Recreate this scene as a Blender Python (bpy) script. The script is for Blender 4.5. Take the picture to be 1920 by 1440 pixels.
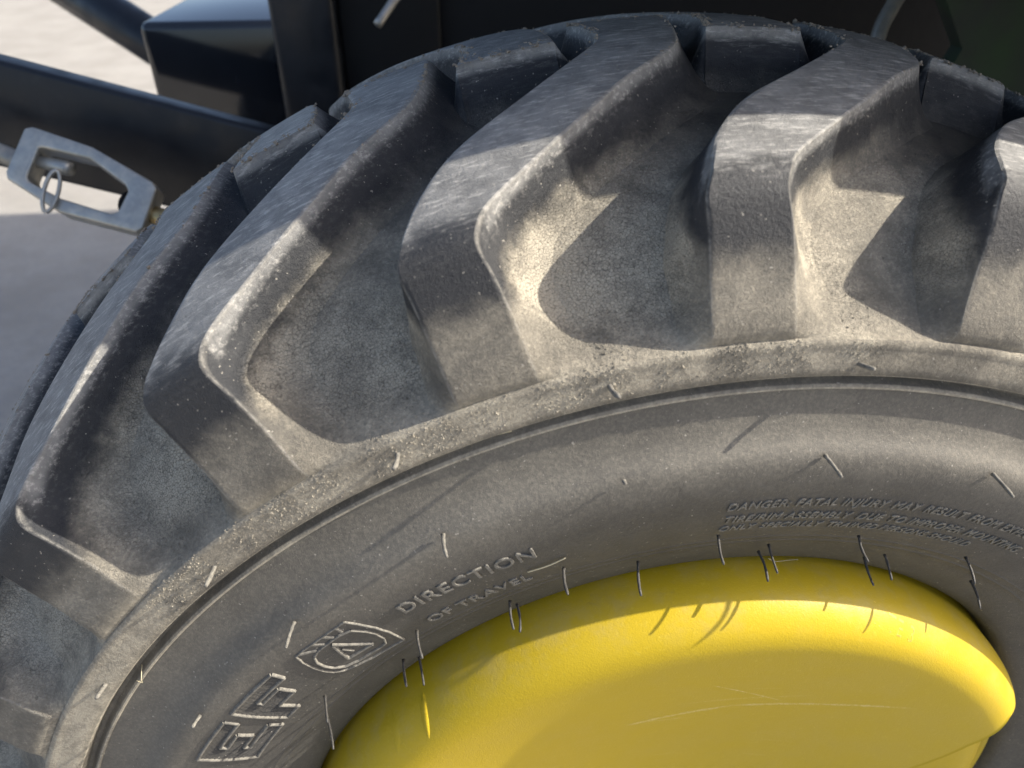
import bpy, bmesh, math, random
import numpy as np
from mathutils import Vector, Matrix

for o in list(bpy.data.objects):
    bpy.data.objects.remove(o)
S = bpy.context.scene
COL = S.collection
rad = math.radians
YC = 0.205          # middle plane of the tyre
random.seed(7)

# ------------------------------------------------------------------ camera
cd = bpy.data.cameras.new('camera')
cam = bpy.data.objects.new('camera', cd)
COL.objects.link(cam)
cam.matrix_world = Matrix(((0.9935, 0.0633, -0.0944, -0.1849),
                           (-0.1137, 0.5534, -0.8251, -0.3445),
                           (0.0, 0.8305, 0.5570, 0.7184),
                           (0, 0, 0, 1)))
cd.sensor_width = 36.0
cd.lens = 36.0 * 1419.0 / 1920.0
cd.clip_start = 0.01
cd.clip_end = 500
cd.dof.use_dof = True
cd.dof.focus_distance = 0.50
cd.dof.aperture_fstop = 6.5
S.camera = cam

# ------------------------------------------------------------------ light
SUN = Vector((0.785, -0.065, 0.600)).normalized()      # towards the sun
el = math.asin(SUN.z)
az = math.atan2(SUN.x, SUN.y)
w = bpy.data.worlds.new('World')
S.world = w
w.use_nodes = True
nt = w.node_tree
sky = nt.nodes.new('ShaderNodeTexSky')
sky.sky_type = 'NISHITA'
sky.sun_disc = False
sky.sun_elevation = el
sky.sun_rotation = az
sky.air_density = 0.8
sky.dust_density = 3.0
sky.ozone_density = 0.4
nt.links.new(sky.outputs[0], nt.nodes['Background'].inputs[0])
nt.nodes['Background'].inputs[1].default_value = 0.15
sl = bpy.data.lights.new('sun', 'SUN')
sl.energy = 4.8
sl.angle = rad(0.55)
sl.color = (1.0, 0.93, 0.82)
so = bpy.data.objects.new('sun', sl)
COL.objects.link(so)
so.rotation_euler = SUN.to_track_quat('Z', 'Y').to_euler()
S.view_settings.view_transform = 'Standard'
S.view_settings.look = 'None'
S.view_settings.gamma = 1
S.view_settings.exposure = 1.0
S.render.resolution_x, S.render.resolution_y = 1024, 768


# ------------------------------------------------------------------ helpers
def obj(name, me, mat, parent=None, smooth=True):
    o = bpy.data.objects.new(name, me)
    COL.objects.link(o)
    if mat is not None and not me.materials:
        me.materials.append(mat)
    if smooth:
        me.polygons.foreach_set('use_smooth', [True] * len(me.polygons))
    if parent is not None:
        o.parent = parent
    return o


def mesh(name, v, f):
    me = bpy.data.meshes.new(name)
    me.from_pydata([tuple(map(float, a)) for a in v], [], f)
    me.update()
    return me


def grid_faces(nr, nc, close=False, flip=False):
    F = []
    for i in range(nr - 1):
        for j in range(nc if close else nc - 1):
            a, b = i * nc + j, i * nc + (j + 1) % nc
            c, d = (i + 1) * nc + (j + 1) % nc, (i + 1) * nc + j
            F.append((a, d, c, b) if flip else (a, b, c, d))
    return F


def thing(name, label, cat, loc=(0, 0, 0), group=None):
    o = bpy.data.objects.new(name, None)
    COL.objects.link(o)
    o.location = loc
    o.empty_display_size = 0.05
    o['label'] = label
    o['category'] = cat
    if group:
        o['group'] = group
    return o


def tag(o, label, cat, group=None):
    o['label'] = label
    o['category'] = cat
    if group:
        o['group'] = group
    return o


def tube_mesh(name, pts, r, n=10, cap=True):
    """tube along pts; r a number or a list"""
    pts = [Vector(a) for a in pts]
    rs = r if isinstance(r, (list, tuple)) else [r] * len(pts)
    v, f = [], []
    up = None
    for i, p in enumerate(pts):
        t = (pts[min(i + 1, len(pts) - 1)] - pts[max(i - 1, 0)]).normalized()
        if up is None:
            up = t.orthogonal().normalized()
        up = (up - t * up.dot(t)).normalized()
        s = t.cross(up)
        for k in range(n):
            a = 2 * math.pi * k / n
            v.append(p + (up * math.cos(a) + s * math.sin(a)) * rs[i])
    f = grid_faces(len(pts), n, True)
    if cap:
        f.append(tuple(range(n))[::-1])
        f.append(tuple((len(pts) - 1) * n + k for k in range(n)))
    return mesh(name, v, f)


def box_mesh(name, lo, hi, bev=0.004):
    bm = bmesh.new()
    bmesh.ops.create_cube(bm, size=1)
    for v in bm.verts:
        v.co = Vector([lo[k] + (hi[k] - lo[k]) * (v.co[k] + 0.5) for k in range(3)])
    if bev:
        bmesh.ops.bevel(bm, geom=bm.edges[:], offset=bev, segments=3, affect='EDGES', profile=0.5)
    me = bpy.data.meshes.new(name)
    bm.to_mesh(me)
    bm.free()
    return me


def catmull(P, n):
    """n points per span through control rows P"""
    P = np.array(P, float)
    out = []
    for i in range(len(P) - 1):
        p0 = P[i - 1] if i else 2 * P[0] - P[1]
        p1, p2 = P[i], P[i + 1]
        p3 = P[i + 2] if i + 2 < len(P) else 2 * P[-1] - P[-2]
        for k in range(n):
            t = k / n
            out.append(0.5 * (2 * p1 + (p2 - p0) * t + (2 * p0 - 5 * p1 + 4 * p2 - p3) * t * t
                              + (3 * p1 - p0 - 3 * p2 + p3) * t ** 3))
    out.append(P[-1])
    return np.array(out)


def pol(th, r, y):
    a = rad(th)
    return (r * math.cos(a), y, r * math.sin(a))


# ------------------------------------------------------------------ materials
class NB:
    """small node-tree builder"""
    def __init__(self, name):
        self.m = bpy.data.materials.new(name)
        self.m.use_nodes = True
        self.t = self.m.node_tree
        self.b = self.t.nodes['Principled BSDF']
        self.pos = self.t.nodes.new('ShaderNodeNewGeometry').outputs['Position']

    def n(self, kind, **kw):
        x = self.t.nodes.new(kind)
        for k, v in kw.items():
            setattr(x, k, v)
        return x

    def put(self, s, v):
        if hasattr(v, 'is_output'):
            self.t.links.new(v, s)
        else:
            s.default_value = v

    def math(self, op, a, b=0.0, c=None, clamp=False):
        x = self.n('ShaderNodeMath', operation=op, use_clamp=clamp)
        self.put(x.inputs[0], a)
        self.put(x.inputs[1], b)
        if c is not None:
            self.put(x.inputs[2], c)
        return x.outputs[0]

    def noise(self, scale, detail=4.0, rough=0.55, vec=None, dist=0.0):
        x = self.n('ShaderNodeTexNoise')
        self.put(x.inputs['Vector'], vec if vec is not None else self.pos)
        x.inputs['Scale'].default_value = scale
        x.inputs['Detail'].default_value = detail
        x.inputs['Roughness'].default_value = rough
        x.inputs['Distortion'].default_value = dist
        return x.outputs[0]

    def voro(self, scale, feature='DISTANCE_TO_EDGE', vec=None, rnd=1.0):
        x = self.n('ShaderNodeTexVoronoi', feature=feature)
        self.put(x.inputs['Vector'], vec if vec is not None else self.pos)
        x.inputs['Scale'].default_value = scale
        x.inputs['Randomness'].default_value = rnd
        return x.outputs['Distance']

    def rng(self, v, a, b, c=0.0, d=1.0, smooth=True):
        x = self.n('ShaderNodeMapRange', interpolation_type='SMOOTHSTEP' if smooth else 'LINEAR')
        self.put(x.inputs[0], v)
        for i, q in enumerate((a, b, c, d)):
            self.put(x.inputs[1 + i], q)
        return x.outputs[0]

    def mix(self, f, a, b):
        x = self.n('ShaderNodeMix', data_type='RGBA')
        self.put(x.inputs[0], f)
        self.put(x.inputs[6], a if hasattr(a, 'is_output') else (*a, 1))
        self.put(x.inputs[7], b if hasattr(b, 'is_output') else (*b, 1))
        return x.outputs[2]

    def bump(self, h, dist, strength=1.0, prev=None):
        x = self.n('ShaderNodeBump')
        x.inputs['Strength'].default_value = strength
        x.inputs['Distance'].default_value = dist
        self.put(x.inputs['Height'], h)
        if prev is not None:
            self.put(x.inputs['Normal'], prev)
        return x.outputs[0]

    def warp(self, scale, amt):
        x = self.n('ShaderNodeTexNoise')
        self.put(x.inputs['Vector'], self.pos)
        x.inputs['Scale'].default_value = scale
        m = self.n('ShaderNodeVectorMath', operation='MULTIPLY_ADD')
        self.t.links.new(x.outputs['Color'], m.inputs[0])
        m.inputs[1].default_value = (amt, amt, amt)
        self.t.links.new(self.pos, m.inputs[2])
        return m.outputs[0]

    def done(self, col, rough, spec=0.5, metal=0.0, normal=None, coat=None):
        self.put(self.b.inputs['Base Color'], col if hasattr(col, 'is_output') else (*col, 1))
        self.put(self.b.inputs['Roughness'], rough)
        self.put(self.b.inputs['Specular IOR Level'], spec)
        self.put(self.b.inputs['Metallic'], metal)
        if normal is not None:
            self.put(self.b.inputs['Normal'], normal)
        if coat:
            self.b.inputs['Coat Weight'].default_value = coat[0]
            self.b.inputs['Coat Roughness'].default_value = coat[1]
        return self.m


def rubber_material():
    N = NB('dusty_rubber')
    sep = N.n('ShaderNodeSeparateXYZ')
    N.t.links.new(N.pos, sep.inputs[0])
    x, y, z = sep.outputs
    r = N.math('SQRT', N.math('ADD', N.math('MULTIPLY', x, x), N.math('MULTIPLY', z, z)))
    big = N.noise(9, 5, 0.6)
    mid = N.noise(45, 6, 0.65, dist=0.4)
    fine = N.noise(420, 4, 0.7)
    grit = N.noise(1500, 3, 0.7)
    wv = N.warp(120, 0.0025)
    wv2 = N.warp(700, 0.0005)
    crack = N.voro(560, vec=wv2)
    crackm = N.rng(crack, 0.0, 0.07)                      # 0 in a crack
    # rel: depth below the running face of the lugs
    yy = N.math('SUBTRACT', y, YC)
    rel = N.math('SUBTRACT', N.math('SUBTRACT', 0.638, N.math('MULTIPLY', N.math('MULTIPLY', yy, yy), 1.05)), r)
    jit = N.math('MULTIPLY', N.math('SUBTRACT', mid, 0.5), 0.022)
    top = N.math('MULTIPLY', N.rng(rel, 0.003, 0.010, 1.0, 0.0), N.rng(N.math('ADD', y, jit), 0.000, 0.022))
    # dust settles on the side wall, the ledge, the void floors and the feet of the lugs; shoulders are rubbed clean
    low = N.rng(N.math('ADD', rel, jit), 0.018, 0.038, 0.02, 1.0)
    deep = N.rng(N.math('ADD', y, N.math('MULTIPLY', N.math('SUBTRACT', big, 0.5), 0.20)), 0.03, 0.12, 1.0, 0.22)
    sidew = N.rng(r, 0.47, 0.495)
    patch = N.rng(mid, 0.34, 0.66, N.rng(sidew, 0, 1, 0.80, 0.66), N.rng(sidew, 0, 1, 0.95, 1.08))
    patch2 = N.rng(big, 0.36, 0.60, N.rng(sidew, 0, 1, 0.82, 0.66), N.rng(sidew, 0, 1, 0.98, 1.08))
    d = N.math('MULTIPLY', N.math('MULTIPLY', low, deep), N.math('MULTIPLY', patch, patch2))
    d = N.math('MULTIPLY', d, N.math('MULTIPLY', N.rng(r, 0.478, 0.500, 0.41, 0.85), N.rng(r, 0.400, 0.450, 0.40, 1.05)))  # dust cut below the crest, painting the lower wall's shade into its colour
    d = N.math('MULTIPLY', d, N.math('SUBTRACT', 1.0, N.math('MULTIPLY', top, 0.6)))
    d = N.math('MULTIPLY', d, N.math('ADD', N.rng(y, -0.014, 0.010, 0.62, 1.18), N.math('ADD', N.rng(r, 0.46, 0.50, 0.3, 0.0), N.math('MULTIPLY', N.rng(r, 0.492, 0.500), N.rng(r, 0.514, 0.530, 0.45, 0.0)))))
    grv = N.math('MULTIPLY', N.rng(r, 0.4816, 0.4826), N.math('SUBTRACT', 1.0, N.math('MULTIPLY', N.rng(r, 0.4850, 0.4858), N.rng(r, 0.4905, 0.4922, 1.0, 0.0))))
    grv = N.math('MULTIPLY', grv, N.rng(r, 0.4936, 0.4950, 1.0, 0.0))
    d = N.math('MAXIMUM', d, N.math('MULTIPLY', grv, N.rng(mid, 0.3, 0.7, 0.6, 1.0)))
    speck = N.rng(fine, 0.42, 0.66, 0.84, 1.20)
    d = N.math('MULTIPLY', d, speck, clamp=True)
    dustc = N.mix(big, (0.355, 0.316, 0.245), (0.430, 0.392, 0.312))
    clean = N.mix(mid, (0.011, 0.013, 0.017), (0.028, 0.030, 0.034))
    col = N.mix(d, clean, dustc)
    col = N.mix(N.math('MULTIPLY', top, N.rng(mid, 0.3, 0.7, 0.45, 0.85)), col, (0.265, 0.262, 0.250))
    att = N.n('ShaderNodeAttribute', attribute_name='edge_wear')
    ew = N.math('MULTIPLY', att.outputs['Fac'], N.rng(N.noise(160, 5, 0.75), 0.36, 0.60, 0.05, 0.6))
    col = N.mix(ew, col, (0.30, 0.285, 0.25))
    # pale scuffs on worn faces, drawn out along the wheel's turn
    a = N.math('ARCTAN2', z, x)
    cmb = N.n('ShaderNodeCombineXYZ')
    N.put(cmb.inputs[0], N.math('MULTIPLY', a, 22.0))
    N.put(cmb.inputs[1], N.math('MULTIPLY', y, 150.0))
    N.put(cmb.inputs[2], N.math('MULTIPLY', r, 150.0))
    sc = N.noise(2.2, 6, 0.72, vec=cmb.outputs[0])
    scm = N.math('MULTIPLY', N.rng(sc, 0.48, 0.70), N.math('MULTIPLY', N.rng(rel, 0.002, 0.014, 0.75, 0.05), N.rng(N.math('ADD', y, jit), -0.002, 0.016, 0.06, 1.0)))
    col = N.mix(scm, col, (0.46, 0.445, 0.41))
    # cracked skin in the voids
    cz = N.math('MULTIPLY', N.math('MULTIPLY', N.rng(r, 0.505, 0.53), N.rng(y, -0.012, 0.004, 0.25, 1.0)), N.math('MULTIPLY', N.rng(big, 0.34, 0.56, 0.25, 1.0), N.rng(rel, 0.012, 0.028)))
    cf = N.math('MULTIPLY', N.math('SUBTRACT', 1.0, crackm), cz)
    col = N.mix(N.math('MULTIPLY', cf, 0.42), col, (0.022, 0.022, 0.022))
    # pits full of dirt
    pit = N.rng(N.noise(260, 2, 0.5), 0.70, 0.78)
    col = N.mix(N.math('MULTIPLY', pit, 0.45), col, (0.05, 0.045, 0.04))
    fl = N.rng(N.noise(520, 1, 0.4, vec=wv), 0.73, 0.78)
    col = N.mix(N.math('MULTIPLY', fl, 0.6), col, (0.42, 0.39, 0.33))
    h = N.math('ADD', N.math('MULTIPLY', grit, 0.6), N.math('MULTIPLY', fine, 0.9))
    gz = N.math('ADD', N.rng(r, 0.478, 0.492, 0.45, 1.0), N.math('MULTIPLY', N.rng(r, 0.485, 0.50), N.rng(r, 0.52, 0.55, 1.3, 0.0)))
    nb = N.bump(N.math('MULTIPLY', h, gz), 0.0011, 0.75)
    nb = N.bump(N.math('MULTIPLY', crackm, cz), 0.0009, 0.8, nb)
    nb = N.bump(mid, 0.0018, 0.30, nb)
    ro = N.rng(d, 0.1, 0.6, 0.50, 0.88)
    return N.done(col, ro, 0.32, 0, nb)


def crumb_material():
    N = NB('dry_dirt')
    c = N.mix(N.noise(300, 3), (0.16, 0.13, 0.10), (0.36, 0.32, 0.26))
    return N.done(c, 0.95, 0.2, 0, N.bump(N.noise(2500, 2), 0.0004, 0.8))


def yellow_material():
    N = NB('yellow_paint')
    big = N.noise(14, 4, 0.6)
    spec = N.rng(N.noise(330, 2, 0.5), 0.60, 0.74)
    smear = N.rng(N.noise(70, 6, 0.75, dist=1.0), 0.60, 0.75)
    col = N.mix(big, (0.445, 0.316, 0.012), (0.495, 0.356, 0.019))
    sep = N.n('ShaderNodeSeparateXYZ')
    N.t.links.new(N.pos, sep.inputs[0])
    x, y, z = sep.outputs
    r = N.math('SQRT', N.math('ADD', N.math('MULTIPLY', x, x), N.math('MULTIPLY', z, z)))
    edge = N.rng(r, 0.285, 0.318, 0.12, 0.55)
    dirt = N.math('MULTIPLY', smear, edge)
    col = N.mix(N.math('MULTIPLY', dirt, 0.7), col, (0.26, 0.19, 0.06))
    grime = N.math('MULTIPLY', N.rng(N.noise(35, 5, 0.7), 0.42, 0.72), N.rng(r, 0.29, 0.32, 0.05, 0.45))
    col = N.mix(grime, col, (0.40, 0.32, 0.12))
    col = N.mix(N.math('MULTIPLY', spec, 0.18), col, (0.62, 0.48, 0.07))
    # long faint scratch bands
    cmb = N.n('ShaderNodeCombineXYZ')
    N.put(cmb.inputs[0], N.math('ADD', N.math('MULTIPLY', x, 9.0), N.math('MULTIPLY', z, -3.0)))
    N.put(cmb.inputs[1], N.math('ADD', N.math('MULTIPLY', z, 190.0), N.math('MULTIPLY', x, 25.0)))
    sc = N.noise(1.0, 5, 0.7, vec=cmb.outputs[0])
    band = N.math('MULTIPLY', N.rng(sc, 0.62, 0.72), N.rng(r, 0.22, 0.26, 1.0, 0.0))
    col = N.mix(N.math('MULTIPLY', band, 0.35), col, (0.62, 0.52, 0.22))
    # two long scuffs across the face
    def seg(ax, az, bx, bz, wd, lo, hi):
        L = math.hypot(bx - ax, bz - az)
        ux, uz = (bx - ax) / L, (bz - az) / L
        dx, dz = N.math('SUBTRACT', x, ax), N.math('SUBTRACT', z, az)
        t = N.math('ADD', N.math('MULTIPLY', dx, ux), N.math('MULTIPLY', dz, uz))
        q = N.math('ABSOLUTE', N.math('ADD', N.math('MULTIPLY', dx, -uz), N.math('MULTIPLY', dz, ux)))
        q = N.math('ADD', q, N.math('MULTIPLY', N.math('SUBTRACT', N.noise(90, 4, 0.7), 0.5), wd * 2.5))
        m = N.math('MULTIPLY', N.rng(q, 0.0, wd, 1.0, 0.0), N.math('MULTIPLY', N.rng(t, 0.0, L * .12), N.rng(t, L * .8, L, 1.0, 0.0)))
        return N.math('MULTIPLY', m, N.rng(N.noise(500, 3, 0.7), 0.35, 0.62, lo, hi))
    for g_ in ((-.06, .170, .03, .186, .0028, .1, .55), (.02, .1855, .172, .1785, .0022, .1, .6), (-.003, .232, .063, .189, .0007, .2, .8), (-.02, .20, .09, .199, .0009, .0, .35)):
        col = N.mix(seg(*g_), col, (0.72, 0.62, 0.30))
    peel = N.noise(420, 3, 0.6)
    nb = N.bump(peel, 0.0008, 0.16)
    nb = N.bump(N.noise(900, 2), 0.0003, 0.5, nb)
    ro = N.rng(big, 0.3, 0.7, 0.42, 0.54)
    return N.done(col, ro, 0.22, 0, nb)


def black_paint():
    N = NB('black_paint')
    d = N.rng(N.noise(40, 6, 0.7), 0.5, 0.8)
    c = N.mix(d, (0.006, 0.008, 0.012), (0.016, 0.018, 0.022))
    return N.done(c, N.rng(N.noise(25, 3), 0.3, 0.7, 0.30, 0.50), 0.4, 0, N.bump(N.noise(180, 3), 0.0006, 0.2))


def gloss_black():
    N = NB('gloss_black_paint')
    return N.done(N.mix(N.noise(30, 4), (0.008, 0.010, 0.014), (0.016, 0.019, 0.024)), 0.10, 0.6)


def matte_dark():
    N = NB('dark_housing')
    c = N.mix(N.noise(12, 5), (0.002, 0.0025, 0.003), (0.006, 0.007, 0.008))
    return N.done(c, 0.7, 0.3, 0, N.bump(N.noise(60, 3), 0.002, 0.3))


def fender_paint():
    N = NB('dark_green_plastic')
    c = N.mix(N.rng(N.noise(7, 5), 0.35, 0.65), (0.030, 0.035, 0.033), (0.030, 0.062, 0.028))
    return N.done(c, 0.6, 0.4, 0, N.bump(N.noise(300, 2), 0.0006, 0.3))


def zinc():
    N = NB('zinc_plated_steel')
    c = N.mix(N.rng(N.noise(60, 5, 0.7), 0.35, 0.7), (0.34, 0.34, 0.32), (0.48, 0.455, 0.40))
    return N.done(c, N.rng(N.noise(90, 3), 0.3, 0.7, 0.38, 0.55), 0.5, 0.65, N.bump(N.noise(500, 3), 0.0004, 0.4))


def brass():
    N = NB('yellow_zinc_thread')
    return N.done(N.mix(N.noise(200, 3), (0.42, 0.30, 0.13), (0.60, 0.48, 0.26)), 0.4, 0.5, 0.8)


def straw_mat():
    N = NB('straw')
    return N.done(N.mix(N.noise(400, 2), (0.42, 0.36, 0.22), (0.60, 0.54, 0.38)), 0.7, 0.3)


def concrete():
    N = NB('concrete')
    a = N.noise(3, 6, 0.65)
    b = N.noise(60, 6, 0.8)
    c = N.mix(N.rng(a, 0.3, 0.7), (0.245, 0.228, 0.200), (0.32, 0.302, 0.27))
    c = N.mix(N.rng(b, 0.42, 0.68, 0.0, 0.7), c, (0.22, 0.215, 0.21))
    return N.done(c, 0.9, 0.3, 0, N.bump(b, 0.004, 0.5))


M_RUB = rubber_material()
M_CRUMB = crumb_material()
NL = NB('rubbed_lit_rubber')
M_LET = NL.done(NL.mix(NL.rng(NL.noise(350, 4, .7), .38, .62), (.12, .114, .10), (.20, .188, .16)), .8, .3, 0, NL.bump(NL.noise(1400, 3), .0006, .6))  # rubbed rubber, paled further so raised letters and spews look sunlit
M_YEL = yellow_material()
M_BLK = black_paint()
M_DRK = matte_dark()
M_GLO = gloss_black()
M_FEN = fender_paint()
M_ZNC = zinc()
M_BRS = brass()
M_STR = straw_mat()
M_CON = concrete()

# ------------------------------------------------------------------ setting: ground
GZ = -0.59
g = obj('ground', mesh('ground', [(-60, -60, GZ), (60, -60, GZ), (60, 80, GZ), (-60, 80, GZ)], [(0, 1, 2, 3)]), M_CON)
g['kind'] = 'structure'

# ------------------------------------------------------------------ the wheel

wheel = thing('tractor_wheel', 'dusty black lugged tractor tyre on a bright yellow steel wheel', 'tractor wheel')

# rows: void floor (r, y), lug face (r, y), leading and trailing edge angle
ROWS = [
    (.5165, -.0222, .5140, -.0200, 109.92, 104.93),
    (.5195, -.0150, .5260, -.0222, 109.90, 105.02),
    (.5275, -.0035, .5500, -.0150, 109.90, 105.25),
    (.5370, .0075, .5765, -.0085, 109.90, 105.60),
    (.5470, .0185, .5930, -.0030, 109.95, 105.90),
    (.5570, .0295, .6005, .0045, 109.55, 105.60),
    (.5665, .0415, .6045, .0170, 109.10, 104.80),
    (.5770, .0585, .6100, .0400, 108.10, 102.40),
    (.5870, .0800, .6185, .0680, 105.90, 99.30),
    (.5940, .1060, .6270, .1020, 101.90, 96.20),
    (.5990, .1400, .6330, .1380, 98.60, 92.90),
    (.6020, .1750, .6365, .1720, 96.40, 91.80),
    (.6030, .2050, .6380, .2050, 96.60, 91.40),
    (.6020, .2320, .6372, .2300, 97.20, 91.30),
    (.5990, .2620, .6350, .2580, 97.60, 91.30),
]
DENSE = catmull(ROWS, 6)
NOSE = 13 * 6          # row index where the lug top ends

# carcass profile: side wall from the bead, ledge, void floor, then the mirror image
SIDE = [(.3170, .036), (.3200, .018), (.3225, .0090), (.326, .0050), (.331, .0018), (.342, -.0036), (.352, -.0083),
        (.3575, -.0108), (.3583, -.0116), (.3592, -.0116), (.3600, -.0120),
        (.3640, -.0137), (.3648, -.0145), (.3657, -.0145), (.3665, -.0148),
        (.375, -.0183), (.385, -.0222), (.395, -.0255), (.405, -.0283), (.415, -.0305), (.425, -.0320), (.433, -.0326),
        (.4400, -.0324), (.4442, -.0313), (.4475, -.0295), (.4505, -.0270), (.4545, -.0240), (.460, -.0217), (.468, -.0198),
        (.4750, -.0187), (.4800, -.0182), (.4822, -.0180), (.4830, -.0192), (.4842, -.0193), (.4852, -.0178), (.4862, -.0150), (.4880, -.0128),
        (.4904, -.0128), (.4918, -.0150), (.4926, -.0200), (.4934, -.0220), (.4950, -.0229), (.499, -.0232),
        (.503, -.0232), (.508, -.0230), (.511, -.0230), (.5132, -.0233), (.5150, -.0231)]
floor_half = [(a[0], a[1]) for a in DENSE if a[1] < YC - 0.002]
half = SIDE + floor_half
prof = half + [(.6030, YC)] + [(r, 2 * YC - y) for r, y in reversed(half)]
NT = 900
V = []
for r, y in prof:
    for k in range(NT):
        V.append(pol(360.0 * k / NT, r, y))
tyre = obj('tyre', mesh('tyre', V, grid_faces(len(prof), NT, True)), M_RUB, wheel)
tyre.data.set_sharp_from_angle(angle=rad(38))

# profile look-up for everything that sits on the side wall
SR = np.array([a[0] for a in half])
SY = np.array([a[1] for a in half])


def on_side(th, r, h=0.0):
    y = float(np.interp(r, SR, SY))
    s = float((np.interp(r + .003, SR, SY) - np.interp(r - .003, SR, SY)) / .006)
    n = math.sqrt(1 + s * s)
    return pol(th, r + h * s / n, y - h / n)


# ---- lugs: one mesh for each side, shared by all copies
def lug_mesh(name, mirror):
    WL, WR = 0.016, 0.036
    offs_l = [-WL * t for t in (1.0, .86, .72, .58, .46, .35, .25, .16, .09, .04, .015)]
    offs_r = [WR * t for t in (.012, .03, .07, .13, .20, .29, .39, .50, .62, .74, .87, 1.0)]
    tops = [0, .03, .07, .15, .3, .5, .7, .85, .93, .97, 1.0]

    def flank(t, p):
        return 0.975 * (1 - t) ** p
    rows = []
    WE = 0.022
    R = [DENSE[i] for i in range(NOSE + 1)]
    ext = [(t * WE) for t in (.03, .08, .15, .24, .35, .48, .62, .76, .88, 1.0)]
    last, nxt = DENSE[NOSE], DENSE[-1]
    allr = [(a, 0.0) for a in R]
    for e in ext:
        f = e / (nxt[3] - last[3])
        allr.append((last + (nxt - last) * f, e))
    V = []
    W = []
    nc = 0
    for a, e in allr:
        fr, fy, kr, ky, L, Rr = a
        cols = []
        soft = (0.004 * 180 / math.pi) / kr
        for o in offs_l:
            cols.append((L - o / kr * 180 / math.pi, -o / WL, 1.35))
        for t in tops:
            cols.append((L + (Rr - L) * t, -1 if 0 < t < 1 else 0, 1))
        for o in offs_r:
            cols.append((Rr - o / kr * 180 / math.pi, o / WR, 2.0))
        nc = len(cols)
        for th, t, p in cols:
            te = e / WE
            if t < 0:
                tt = te
                m = 1.0 if e == 0 else flank(te, 1.5)
            else:
                tt = min(1.0, math.hypot(t, te))
                m = flank(tt, p if te == 0 else (p + 1.5) / 2)
            m = m - 0.03 * (tt > 0.985)
            # hand-made unevenness of worn rubber
            rr = fr + (kr - fr) * m
            yy = fy + (ky - fy) * m
            V.append((th, rr, yy))
            W.append(max(0.0, 1 - abs(tt if t >= 0 else 9) / .025) if e == 0 else (0.8 if te < .1 else 0.0))
    out = []
    for th, r, y in V:
        if mirror:
            y = 2 * YC - y
        out.append(pol(th, r, y))
    F = grid_faces(len(allr), nc, False, flip=not mirror)
    me = mesh(name, out, F)
    at = me.attributes.new('edge_wear', 'FLOAT', 'POINT')
    at.data.foreach_set('value', W)
    return me


near = lug_mesh('tread_lug', False)
far = lug_mesh('tread_lug_mirrored', True)
for me in (near, far):
    me.materials.append(M_RUB)
for k in range(24):
    o = obj('tread_lug', near, M_RUB, tyre)
    o.rotation_euler.y = rad(15.0 * k)
for k in range(24):
    o = obj('tread_lug', far, M_RUB, tyre)
    o.rotation_euler.y = rad(15.0 * k - 7.5)
for me in (near, far):
    me.set_sharp_from_angle(angle=rad(30))

# ---- vent spews: the little rubber hairs left by the mould
SPEW = [((0.0398, -0.0216, 0.5001), (0.0428, -0.0333, 0.5031)), ((-0.0964, -0.0223, 0.4963), (-0.0941, -0.0353, 0.4972)), ((-0.2101, -0.0224, 0.4609), (-0.2119, -0.0358, 0.4611)), ((-0.3209, -0.0219, 0.3876), (-0.3226, -0.0382, 0.3883)), ((-0.4087, -0.0216, 0.2905), (-0.411, -0.0336, 0.2917)), ((0.0301, -0.034, 0.4449), (0.0303, -0.0513, 0.4451)), ((0.1407, -0.0348, 0.4209), (0.1402, -0.0526, 0.4204)), ((-0.1884, -0.0331, 0.4064), (-0.1872, -0.0488, 0.4064)), ((-0.2818, -0.0343, 0.3446), (-0.2839, -0.0508, 0.3451)), ((-0.3543, -0.0354, 0.2646), (-0.3567, -0.0432, 0.2655)), ((-0.0199, -0.0263, 0.3789), (-0.0234, -0.0455, 0.3772)), ((0.0195, -0.0097, 0.3427), (0.0169, -0.0313, 0.3413)), ((0.0201, -0.0182, 0.3579), (0.0174, -0.0383, 0.3563)), ((0.076, -0.0245, 0.366), (0.0731, -0.0419, 0.3639)), ((0.0988, -0.0085, 0.3266), (0.095, -0.0285, 0.324)), ((0.1082, -0.0142, 0.3342), (0.1043, -0.031, 0.3313)), ((0.1605, -0.0236, 0.3353), (0.1564, -0.041, 0.3317)), ((0.185, -0.0133, 0.2968), (0.1805, -0.0321, 0.2929)), ((-0.1161, -0.0268, 0.3629), (-0.1171, -0.0455, 0.3628)), ((-0.0661, -0.0181, 0.3521), (-0.0703, -0.0413, 0.3508)), ((-0.1486, -0.0181, 0.326), (-0.1488, -0.0379, 0.326)), ((-0.1431, -0.0105, 0.3136), (-0.1438, -0.0307, 0.3135)), ((-0.2094, -0.0262, 0.3157), (-0.2066, -0.0452, 0.3156)), ((-0.2118, -0.0014, 0.2551), (-0.2091, -0.0218, 0.255)), ((-0.2218, -0.0136, 0.2709), (-0.2199, -0.0323, 0.2708)), ((-0.2756, -0.0254, 0.2564), (-0.2727, -0.043, 0.2558)), ((-0.2804, -0.0141, 0.2114), (-0.2754, -0.0344, 0.2105)), ((-0.0865, -0.0336, 0.4383), (-0.0862, -0.036, 0.4384))]
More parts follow.
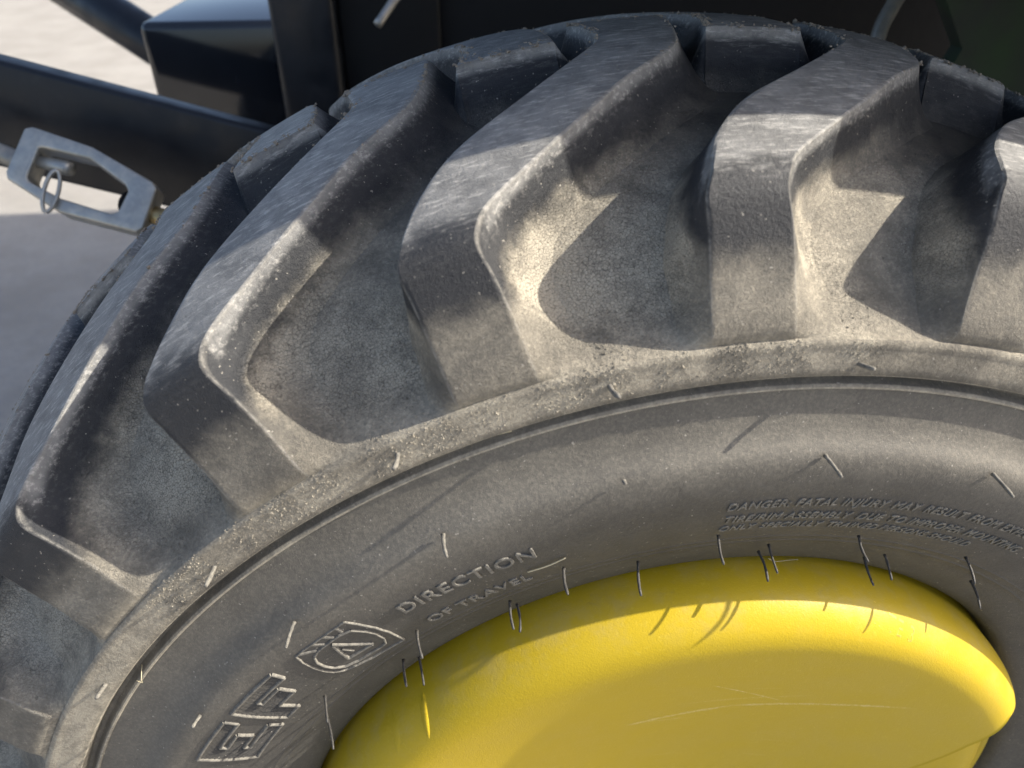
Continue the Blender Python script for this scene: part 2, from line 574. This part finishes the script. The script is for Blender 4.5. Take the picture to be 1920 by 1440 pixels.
for b, t in SPEW:
    b, t = Vector(b), Vector(t)
    d = t - b
    r0 = 0.00145 if math.hypot(b.x, b.z) > 0.47 else (0.0011 if math.hypot(b.x, b.z) > 0.40 else 0.00088)
    pts, rs = [], []
    bend = Vector((random.uniform(-1, 1), 0, random.uniform(-1, 1))) * d.length * 0.05
    for i in range(9):
        s = i / 8
        pts.append(b - d * 0.12 + d * (s * 1.12) + bend * math.sin(math.pi * s))
        rs.append(r0 * (1.35 if i == 0 else 1.0 + random.uniform(-.16, .16)) * (0.75 if i == 8 else 1))
    obj('vent_spew', tube_mesh('vent_spew', pts, rs, 8), M_LET if math.hypot(b.x, b.z) > .40 else M_RUB, tyre)  # outer spews take the paler colour to look lit


# ---- raised writing on the side wall
def text_on_side(name, body, th0, r0, size, hgt=0.0006, squeeze=1.0, shear=0.0, spacing=1.0):
    cu = bpy.data.curves.new(name, 'FONT')
    cu.body = body
    cu.size = size
    cu.shear = shear
    cu.space_character = spacing
    cu.extrude = hgt
    cu.bevel_depth = hgt * 0.30
    cu.bevel_resolution = 1
    cu.resolution_u = 4
    o = bpy.data.objects.new(name, cu)
    COL.objects.link(o)
    dg = bpy.context.evaluated_depsgraph_get()
    me = bpy.data.meshes.new_from_object(o.evaluated_get(dg))
    bpy.data.objects.remove(o)
    for v in me.vertices:
        u, q, h = v.co
        v.co = on_side(th0 - math.degrees(u * squeeze / r0), r0 + q, h + hgt * 0.3)
    me.update()
    me.materials.clear()
    return obj(name, me, M_LET, tyre, smooth=False)


def words_on_side(body, th0, r0, size, **kw):
    """each word its own piece of raised lettering"""
    sq = kw.get('squeeze', 1.0)
    sp = kw.get('spacing', 1.0)
    u = 0.0
    for wd in body.split(' '):
        o = text_on_side('raised_lettering', wd, th0 - math.degrees(u / r0), r0, size, **kw)
        o['label'] = 'raised rubber word ' + wd.strip(':')
        ths = [math.degrees(math.atan2(v.co.z, v.co.x)) for v in o.data.vertices]
        u += rad(max(ths) - min(ths)) * r0 + size * 0.36
    return u


words_on_side('DIRECTION', 122.6, .4015, .0150, hgt=.0007, squeeze=1.08, spacing=1.12)
words_on_side('OF TRAVEL', 122.3, .3740, .0135, hgt=.0006, squeeze=1.0, spacing=1.12)
words_on_side('DANGER: FATAL INJURY MAY RESULT FROM EXPLOSION', 92.9, .4045, .0098, hgt=.00055, shear=.18, squeeze=.89, spacing=1.08)
words_on_side('TIRE/RIM ASSEMBLY DUE TO IMPROPER MOUNTING', 92.8, .3905, .0098, hgt=.00055, shear=.18, squeeze=.89, spacing=1.08)
words_on_side('ONLY SPECIALLY TRAINED PERSONS SHOULD', 92.9, .3795, .0088, hgt=.00045, shear=.18, squeeze=.93, spacing=1.06)


class Side:
    """collects small ridges in (angle, radius) space into one mesh lying on the side wall"""
    def __init__(self):
        self.v, self.f = [], []

    def ridge(self, a, b, wd, h, n=6):
        # a, b = (theta, r); rounded bar
        ra = (a[1] + b[1]) / 2
        ax = Vector((-rad(a[0]) * ra, a[1]))
        bx = Vector((-rad(b[0]) * ra, b[1]))
        t = (bx - ax)
        if t.length < 1e-6:
            return
        t.normalize()
        q = Vector((-t.y, t.x)) * wd / 2
        base = len(self.v)
        sec = [(-1.25, -.0003), (-.8, h * .75), (-.35, h), (.35, h), (.8, h * .75), (1.25, -.0003)]
        for i in range(n + 1):
            c = ax + (bx - ax) * (i / n)
            for s, hh in sec:
                p = c + q * s
                self.v.append(on_side(-math.degrees(p.x / ra), p.y, hh if 0 < i < n or True else 0))
        k = len(sec)
        for i in range(n):
            for j in range(k - 1):
                m = base + i * k + j
                self.f.append((m, m + 1, m + k + 1, m + k))
        self.f.append(tuple(base + j for j in range(k)))
        self.f.append(tuple(base + n * k + j for j in range(k))[::-1])

    def slab(self, poly, h):
        base = len(self.v)
        for p in poly:
            self.v.append(on_side(p[0], p[1], h))
        for p in poly:
            self.v.append(on_side(p[0], p[1], -.0003))
        n = len(poly)
        self.f.append(tuple(base + i for i in range(n)))
        for i in range(n):
            j = (i + 1) % n
            self.f.append((base + i, base + n + i, base + n + j, base + j))

    def build(self, name, label=None):
        me = mesh(name, self.v, self.f)
        bm = bmesh.new()
        bm.from_mesh(me)
        bmesh.ops.recalc_face_normals(bm, faces=bm.faces)
        bm.to_mesh(me)
        bm.free()
        o = obj(name, me, M_LET, tyre, smooth=False)
        if label:
            o['label'] = label
        return o


def block_letter(name, th0, wdeg, r_top, r_bot, outline, rects, label):
    """outline and rects in unit letter space (u 0..1 right, v 0..1 up)"""
    s = Side()

    def P(u, v):
        return (th0 - wdeg * u, r_bot + (r_top - r_bot) * v)
    n = len(outline)
    for i in range(n):
        s.ridge(P(*outline[i]), P(*outline[(i + 1) % n]), .0024, .0016, 8)
    # hatching: thin parallel ridges cut to the strokes
    hs = Side()
    W = rad(wdeg) * (r_top + r_bot) / 2
    H = r_top - r_bot
    dirv = Vector((0.50, -0.87))                     # in metres space (u right, v up)
    nrm = Vector((0.87, 0.50))
    for (u0, v0, u1, v1) in rects:
        x0, x1, y0, y1 = u0 * W, u1 * W, v0 * H, v1 * H
        c0 = min(nrm.dot(Vector(c)) for c in ((x0, y0), (x1, y0), (x0, y1), (x1, y1)))
        c1 = max(nrm.dot(Vector(c)) for c in ((x0, y0), (x1, y0), (x0, y1), (x1, y1)))
        k = math.ceil(c0 / .0016)
        while k * .0016 < c1:
            q = nrm * (k * .0016)
            ts = [-1e9, 1e9]
            ok = True
            for ax, lo, hi in ((0, x0, x1), (1, y0, y1)):
                a, b = (lo - q[ax]) / dirv[ax], (hi - q[ax]) / dirv[ax]
                ts[0] = max(ts[0], min(a, b))
                ts[1] = min(ts[1], max(a, b))
            if ts[1] - ts[0] > .001:
                a, b = q + dirv * ts[0], q + dirv * ts[1]
                hs.ridge(P(a.x / W, a.y / H), P(b.x / W, b.y / H), .0007, .0006, 2)
            k += 1
    hs.build('letter_hatching').data.materials[0] = M_RUB
    return s.build(name, label)


block_letter('raised_letter', 142.2, 6.6, .4245, .3850,
             [(0, 0), (.34, 0), (.34, .36), (.74, .36), (.74, .66), (.34, .66), (.34, .76), (1, .76), (1, 1), (0, 1)],
             [(.03, .03, .31, .97), (.31, .39, .71, .63), (.31, .79, .97, .97)], 'raised hatched letter F')
block_letter('raised_letter', 150.0, 6.4, .4245, .3840,
             [(0, 0), (1, 0), (1, .25), (.34, .25), (.34, .36), (.70, .36), (.70, .63), (.34, .63), (.34, .76), (1, .76), (1, 1), (0, 1)],
             [(.03, .03, .31, .97), (.31, .03, .97, .22), (.31, .39, .67, .60), (.31, .79, .97, .97)], 'raised hatched letter E')

# ---- shield emblem with an A in a ring
LO = [(132.49, .4229), (131.55, .4235), (130.17, .4232), (128.75, .4233), (127.28, .4236), (126.56, .4237), (126.1, .416), (125.65, .4034), (125.6, .3903), (125.95, .3780), (126.16, .3713), (127.71, .3720), (130.04, .3735), (131.86, .3774), (132.97, .3815), (133.49, .388), (133.51, .3959), (133.32, .4043), (132.96, .4147)]
LI = [(128.19, .416), (127.09, .4141), (126.5, .4054), (126.35, .3978), (126.65, .3875), (127.33, .3810), (128.03, .3800), (130.92, .3812), (132.25, .3850), (132.75, .3915), (132.76, .3995), (132.46, .4069), (131.86, .4125), (130.96, .4152), (129.98, .4157)]
em = Side()
for i in range(len(LI)):
    em.ridge(LI[i], LI[(i + 1) % len(LI)], .0016, .0013, 3)
for i in range(len(LO)):
    em.ridge(LO[i], LO[(i + 1) % len(LO)], .0014, .0011, 3)
for a, b in (((132.2, .4226), (130.9, .4160)), ((130.5, .4228), (129.9, .4165)), ((129.2, .4230), (128.7, .4168)), ((127.6, .4233), (127.7, .4170))):
    em.ridge(a, b, .0026, .0008, 3)
for a, b, wd in (((129.58, .4125), (127.81, .3892), .0026), ((129.62, .4115), (130.87, .3905), .0026), ((127.95, .3888), (130.84, .3902), .0024), ((129.70, .4034), (129.45, .3950), .0014)):
    em.ridge(a, b, wd, .0013, 5)
em.build('emblem', 'raised shield emblem with a ringed letter A')

# ---- crumbs of dirt caught along the lug ends
cv, cf = [], []
ico = bmesh.new()
bmesh.ops.create_icosphere(ico, subdivisions=1, radius=1)
IV = [v.co.copy() for v in ico.verts]
IF = [[v.index for v in f.verts] for f in ico.faces]
ico.free()


def crumb(p, s):
    b = len(cv)
    sc = Vector((random.uniform(.6, 1.3), random.uniform(.6, 1.3), random.uniform(.6, 1.3))) * s
    for v in IV:
        k = random.uniform(.7, 1.25)
        cv.append((p[0] + v.x * sc.x * k, p[1] + v.y * sc.y * k, p[2] + v.z * sc.z * k))
    for f in IF:
        cf.append(tuple(b + i for i in f))


for side in (0, 1):
    for k in range(-3, 4):
        base = 15.0 * k + (7.5 if side else 0)
        for n in range(700 if side else 560):
            which = random.random()
            if which < .40:
                i = random.uniform(9.5 * 6, NOSE)
                i = NOSE - (NOSE - i) * random.random() ** .5
                a = DENSE[int(i)]
                th = a[4] + random.gauss(-.10, .22)
            elif which < .58:
                i = NOSE - random.random() ** 1.5 * 24
                a = DENSE[int(i)]
                th = a[5] + random.gauss(.08, .12)
            else:
                a = DENSE[NOSE - int(abs(random.gauss(0, 1.6)))]
                th = a[5] + (a[4] - a[5]) * random.random()
            y = a[3] + random.gauss(0, .0015)
            rr = a[2] - .0002
            if side:
                y = 2 * YC - y
            if math.sin(th * 3.1 + y * 90 + k * 2.3) + math.sin(th * 7.7 - y * 210 + k) + random.uniform(-1, 1) < 0.2:
                continue
            crumb(pol(th + base, rr, y), min(.0016, abs(random.gauss(0, .00045)) + .00025))
o = obj('dirt_crumbs', mesh('dirt_crumbs', cv, cf), M_CRUMB, tyre, smooth=False)
o['kind'] = 'stuff'
cv, cf = [], []
for n in range(7000):
    th = random.uniform(84, 136)
    r_ = min(.540, max(.4975, random.gauss(.512, .010)))
    if math.sin(th * 1.7) + math.sin(th * .61 + 2) + random.uniform(-1.5, 1.5) < 0:
        continue
    inside = min(abs(((th - 107.4 + 7.5) % 15) - 7.5), 9)
    if r_ > .517 and inside < 3.2:
        continue
    crumb(on_side(th, r_, .00005), min(.0009, abs(random.gauss(0, .00026)) + .00018))
o = obj('ledge_grit', mesh('ledge_grit', cv, cf), M_RUB, tyre, smooth=False)
o['kind'] = 'stuff'

# ---- yellow rim: flange and gutter all round, raised pressed disc above
rimp = catmull([(.3210, .038), (.3185, .028), (.3172, .018), (.3150, .0120), (.3110, .0110), (.303, .0140), (.288, .019), (.25, .024), (.18, .026), (.08, .026), (.02, .026)], 4)
V = []
NR = 240
for r, y in rimp:
    for k in range(NR):
        V.append(pol(360.0 * k / NR, r, y))
rim = obj('rim', mesh('rim', V, grid_faces(len(rimp), NR, True, True)), M_YEL, wheel)

dome = catmull([(.3164, .036), (.3170, .014), (.3172, .002), (.3165, -.0080), (.3142, -.0180), (.3097, -.0265), (.3035, -.0332), (.2955, -.0378), (.2865, -.0397), (.278, -.0395), (.268, -.0380), (.250, -.0342), (.215, -.0255), (.175, -.0150), (.14, -.006), (.10, .003), (.06, .010), (.02, .013)], 5)


def end_angle(r):
    # straight pressed edge of the raised disc, rounded off at the flange
    px = np.interp(r, [.02, .10, .17, .213, .26, .298], [-60.0, -15.0, 9.0, 19.5, 27.5, 32.0])
    return float(px) + 5.0 * max(0.0, (r - .3050) / .0120) ** 2


V = []
nth = 160
for r, y in dome:
    a0 = end_angle(r)
    for k in range(nth):
        t = k / (nth - 1)
        V.append(pol(a0 + (200.0 - a0) * t, r, y))
n0 = len(V)
F = grid_faces(len(dome), nth, False, True)
# pressed wall at the straight edge, dropping to the gutter
for i, (r, y) in enumerate(dome):
    a0 = end_angle(r)
    V.append(pol(a0 + .25, r, y + .0022))
    V.append(pol(a0 + .9, r, max(y + .004, .030)))
for i in range(len(dome) - 1):
    F.append((i * nth, (i + 1) * nth, n0 + (i + 1) * 2, n0 + i * 2))
    F.append((n0 + i * 2, n0 + (i + 1) * 2, n0 + (i + 1) * 2 + 1, n0 + i * 2 + 1))
disc = obj('wheel_disc', mesh('wheel_disc', V, F), M_YEL, rim)
# the neighbouring pressed lobe, set a little deeper
V = []
for r, y in dome:
    r2 = r - .0075 * max(0.0, min(1.0, (r - .02) / .2))
    a0 = end_angle(min(r, .300)) + 2.0
    for k in range(90):
        t = k / 89
        fall = .010 * max(0.0, 1 - t * 9) ** 2
        V.append(pol(a0 - 165.0 * t, r2, y + .034 + fall))
obj('wheel_disc', mesh('wheel_disc', V, grid_faces(len(dome), 90)), M_YEL, rim)['label'] = 'lower yellow pressed lobe at the right edge'

DR = np.array([a[0] for a in dome][::-1])
DY = np.array([a[1] for a in dome][::-1])


def on_disc(x, z, h=0.0):
    return (x, float(np.interp(math.hypot(x, z), DR, DY)) - h, z)


# small blisters in the paint, and the faint stamped mark
for (ax, az), (bx, bz), wd, ht in (((-.2135, .2480), (-.2085, .2130), .0030, .0022), ((-.2345, .2230), (-.2315, .1930), .0036, .0007)):
    v, f = [], []
    d = Vector((bx - ax, bz - az))
    nrm = Vector((-d.y, d.x)).normalized()
    for i in range(17):
        t = i / 16
        c = Vector((ax, az)) + d * t
        w_ = wd * math.sin(math.pi * t) ** .7
        for k in range(9):
            q = k / 4 - 1
            p = c + nrm * (q * w_)
            v.append(on_disc(p.x, p.y, ht * math.sin(math.pi * t) * (1 - q * q) - .0001))
    obj('paint_blister', mesh('paint_blister', v, grid_faces(17, 9)), M_YEL, disc)
cu = bpy.data.curves.new('stamp', 'FONT')
cu.body = 'II TE 3'
cu.size = .0125
cu.extrude = .00008
cu.space_character = 1.15
to = bpy.data.objects.new('stamp', cu)
COL.objects.link(to)
me = bpy.data.meshes.new_from_object(to.evaluated_get(bpy.context.evaluated_depsgraph_get()))
bpy.data.objects.remove(to)
a_, b_ = Vector((.1035, .2880)), Vector((.1530, .2560))
u_ = (b_ - a_).normalized()
v_ = Vector((-u_.y, u_.x))
for vt in me.vertices:
    p = a_ + u_ * vt.co.x + v_ * vt.co.y
    vt.co = on_disc(p.x, p.y, vt.co.z + .00006)
me.materials.clear()
NS = NB('faded_ink')
obj('stamped_mark', me, NS.done(NS.mix(NS.rng(NS.noise(380, 4, .7), .42, .58), (.42, .24, .03), (.68, .45, .03)), .6), disc, False)['label'] = 'faint brown stamped characters on the yellow edge'
disc['label'] = 'raised domed yellow disc with a straight pressed edge'

# ------------------------------------------------------------------ fender above the wheel
fen = thing('fender', 'dark green tractor fender wall beyond the tyre', 'fender', (0.35, 0.5, 0.8))


def part(name, me, mat, parent):
    o = obj(name, me, mat, parent)
    o.matrix_parent_inverse = Matrix.Translation(-Vector(parent.location))
    return o


FY = 0.026
arc = [(-.16, .770), (-.10, .795), (0, .812), (.15, .815), (.35, .800), (.52, .750), (.66, .650), (.75, .50), (.79, .32)]
arc = catmull(arc, 4)
V = []
for x, z in arc:
    FY = .039 - .040 * (max(-.05, min(.6, x)) - .05)
    V += [(x, FY, z - .018), (x, FY + .004, z + .0), (x, .56, z), (x, .56, z - .012), (x, FY + .02, z - .012)]
part('fender_top', mesh('fender_top', V, grid_faces(len(arc), 5, True)), M_FEN, fen)
V = []
wl = [(.36, .80), (.415, .62), (.47, .545), (.455, .50), (.50, .36), (.62, .20), (.80, .05)]
V = [(x, .575, z) for x, z in wl] + [(.95, .575, .05), (.95, .575, .80)] 
V += [(x, .60, z) for x, _, z in V]
n = len(V) // 2
F = [tuple(range(n)), tuple(range(n, 2 * n))[::-1]] + [(i, n + i, n + (i + 1) % n, (i + 1) % n) for i in range(n)]
part('fender_wall', mesh('fender_wall', V, F), M_FEN, fen).data.polygons.foreach_set('use_smooth', [False] * len(F))

# ------------------------------------------------------------------ tractor behind the wheel
tr = thing('tractor', 'black tractor rear housing and frame in deep shade behind the tyre', 'tractor', (0.4, 1.0, GZ))
part('axle_housing', box_mesh('axle_housing', (-.22, .92, -.25), (1.6, 1.35, .95), .03), M_DRK, tr)
part('axle_tube', tube_mesh('axle_tube', [(0, .38, 0), (0, .62, 0), (0, 1.0, 0)], [.10, .12, .16], 24), M_DRK, tr)
part('frame_post', box_mesh('frame_post', (-.392, .86, -.30), (-.300, 1.02, 1.20), .012), M_BLK, tr)
part('frame_rib', box_mesh('frame_rib', (-.300, .90, -.30), (-.15, .93, 1.20), .006), M_DRK, tr)
part('frame_block', box_mesh('frame_block', (-.605, .965, .33), (-.393, 1.75, .535), .012), M_GLO, tr)
part('added_shade_canopy', box_mesh('added_shade_canopy', (-.25, .15, 1.70), (2.6, 3.02, 1.76), .02), M_DRK, tr)  # invented canopy out of view, added to shade the ground at left
part('seat_platform', box_mesh('seat_platform', (-.05, .62, .95), (1.5, 1.9, 1.12), .03), M_DRK, tr)
for yy in (.75, 2.6):
    part('added_canopy_post', box_mesh('added_canopy_post', (.9, yy, .6), (.98, yy + .06, 1.70), .01), M_DRK, tr)  # posts of the added, unseen canopy

tag(obj('hitch_strut', tube_mesh('hitch_strut', [(-1.05, 1.62, .60), (-.75, 1.46, .435), (-.45, 1.30, .27)], .045, 16), M_BLK),
    'black diagonal strut against the bright concrete, top left', 'strut')


def bar(name, a, b, h, t, mat, bend=None):
    """flat bar from a to b, h tall, t thick in y"""
    a, b = Vector(a), Vector(b)
    d = (b - a).normalized()
    side = Vector((0, 1, 0))
    side = (side - d * side.dot(d)).normalized()
    up = side.cross(d)
    if up.z < 0:
        up = -up
    bm = bmesh.new()
    vs = []
    for p in (a, b):
        for s, u in ((-1, -1), (1, -1), (1, 1), (-1, 1)):
            vs.append(bm.verts.new(p + side * t / 2 * s + up * h / 2 * u))
    for f in ((0, 1, 2, 3), (7, 6, 5, 4), (0, 4, 5, 1), (1, 5, 6, 2), (2, 6, 7, 3), (3, 7, 4, 0)):
        bm.faces.new([vs[i] for i in f])
    bmesh.ops.recalc_face_normals(bm, faces=bm.faces)
    bmesh.ops.bevel(bm, geom=bm.edges[:], offset=.006, segments=3, affect='EDGES', profile=.5)
    me = bpy.data.meshes.new(name)
    bm.to_mesh(me)
    bm.free()
    return me


tag(obj('lower_link', bar('lower_link', (-1.05, .715, .575), (-.20, .635, .339), .132, .035, M_BLK), M_BLK),
    'black flat steel hitch arm behind the turnbuckle', 'hitch arm')

# pipes
tag(obj('hydraulic_pipe', tube_mesh('hydraulic_pipe', catmull([(-.237, .76, .556), (-.22, .775, .575), (-.19, .80, .61), (-.16, .83, .66)], 4), .006, 12), M_ZNC),
    'short pale metal pipe end in the dark above the tyre', 'pipe')
tag(obj('bent_pipe', tube_mesh('bent_pipe', catmull([(.315, .50, .50), (.318, .512, .54), (.3239, .5194, .5584), (.3346, .5333, .5808), (.3512, .5465, .6032), (.38, .57, .64)], 4), .0085, 12), M_ZNC),
    'bent pale metal pipe in the dark at top right', 'pipe')

# ------------------------------------------------------------------ turnbuckle
tb = thing('turnbuckle', 'galvanised steel turnbuckle with a ring pin in front of the hitch arm', 'turnbuckle', (-.57, .54, .39))
TBO = [(-0.631, 0.5783, 0.4838), (-0.622, 0.5783, 0.4853), (-0.5568, 0.5581, 0.4664), (-0.492, 0.5288, 0.434), (-0.4871, 0.5242, 0.428), (-0.5055, 0.5008, 0.3902), (-0.5135, 0.499, 0.3863), (-0.5983, 0.5215, 0.4052), (-0.6543, 0.5491, 0.4365), (-0.655, 0.5535, 0.443)]
TBI = [(-0.6170, 0.5645, 0.4665), (-0.6120, 0.5639, 0.4664), (-0.5600, 0.5512, 0.4560), (-0.5219, 0.5306, 0.4315), (-0.5183, 0.5258, 0.4251), (-0.5317, 0.5139, 0.4052), (-0.539, 0.5134, 0.4032), (-0.5962, 0.53, 0.4181), (-0.6307, 0.5447, 0.434), (-0.6327, 0.5483, 0.439)]
bm = bmesh.new()
ex = Vector((-.09, .82, -.56)).normalized() * .036
rings = []
cen = sum((Vector(p) for p in TBO), Vector()) / 10
TBI = [cen + (Vector(p) - cen) * .98 for p in TBI]
for P, off in ((TBO, Vector()), (TBI, Vector()), (TBI, ex), (TBO, ex)):
    rings.append([bm.verts.new(Vector(p) + off) for p in P])
for q in range(4):
    A, B = rings[q], rings[(q + 1) % 4]
    for i in range(10):
        j = (i + 1) % 10
        bm.faces.new((A[i], A[j], B[j], B[i]))
bmesh.ops.recalc_face_normals(bm, faces=bm.faces)
bmesh.ops.bevel(bm, geom=[e for e in bm.edges if e.calc_face_angle(0) > .5], offset=.0028, segments=3, affect='EDGES', profile=.5)
me = bpy.data.meshes.new('buckle_frame')
bm.to_mesh(me)
bm.free()
part('buckle_frame', me, M_ZNC, tb)
ec = ex * .5


def thread(name, a, b, r, mat):
    a, b = Vector(a) + ec, Vector(b) + ec
    n = max(8, int((b - a).length / .0011))
    pts, rs = [], []
    for i in range(n + 1):
        pts.append(a + (b - a) * i / n)
        rs.append(r * (1.0 if i % 2 else .86))
    return part(name, tube_mesh(name, pts, rs, 16), mat, tb)


thread('threaded_rod', (-.80, .618, .512), (-.6380, .560, .4545), .0115, M_ZNC)
thread('threaded_rod', (-.5110, .515, .4095), (-.4500, .496, .3930), .0110, M_BRS)['label'] = 'yellowish threaded rod entering the buckle'
thread('lock_nut', (-.5300, .523, .4190), (-.5130, .5165, .4130), .0125, M_DRK)
part('pin', tube_mesh('pin', [(-.6255, .5545 + ec.y, .4490), (-.592, .546 + ec.y, .4425), (-.586, .5440 + ec.y, .4410)], [.007, .0085, .0075], 14), M_ZNC, tb)
rp = []
for i in range(25):
    a = 2 * math.pi * i / 24
    c = Vector((-.6020, .5290, .4270))
    rp.append(c + Vector((-.0075, -.012, -.019)) * math.cos(a) + Vector((.0060, .0012, -.003)) * math.sin(a))
part('ring', tube_mesh('ring', rp, .0023, 8, False), M_ZNC, tb)

# ------------------------------------------------------------------ bits of straw and fibre lying on the wheel
def strand(name, pts, r, label):
    o = obj(name, tube_mesh(name, catmull(pts, 5), r, 6), M_STR)
    tag(o, label, 'straw', None)


strand('dry_straw', [on_side(110.9, .4885, .0008), on_side(109.4, .4890, .0016), on_side(107.6, .4868, .0010)], .00035, 'thin dry grass blade caught in the groove below the ledge')
strand('dry_straw', [on_side(142.6, .4870, .001), on_side(142.9, .4830, .004), on_side(143.6, .4820, .003), on_side(143.9, .4850, .001)], .00022, 'curled pale fibre on the groove at lower left')
strand('dry_straw', [on_side(111.0, .3870, .001), on_side(109.0, .3880, .0018), on_side(107.2, .3895, .001)], .00045, 'straight dry stalk just right of the word TRAVEL')
strand('dry_straw', [on_side(84.0, .3275, .002), on_side(82.6, .3245, .004), on_side(80.8, .3245, .003), on_side(79.8, .3260, .002)], .0002, 'pale curved fibre at the top of the yellow rim')
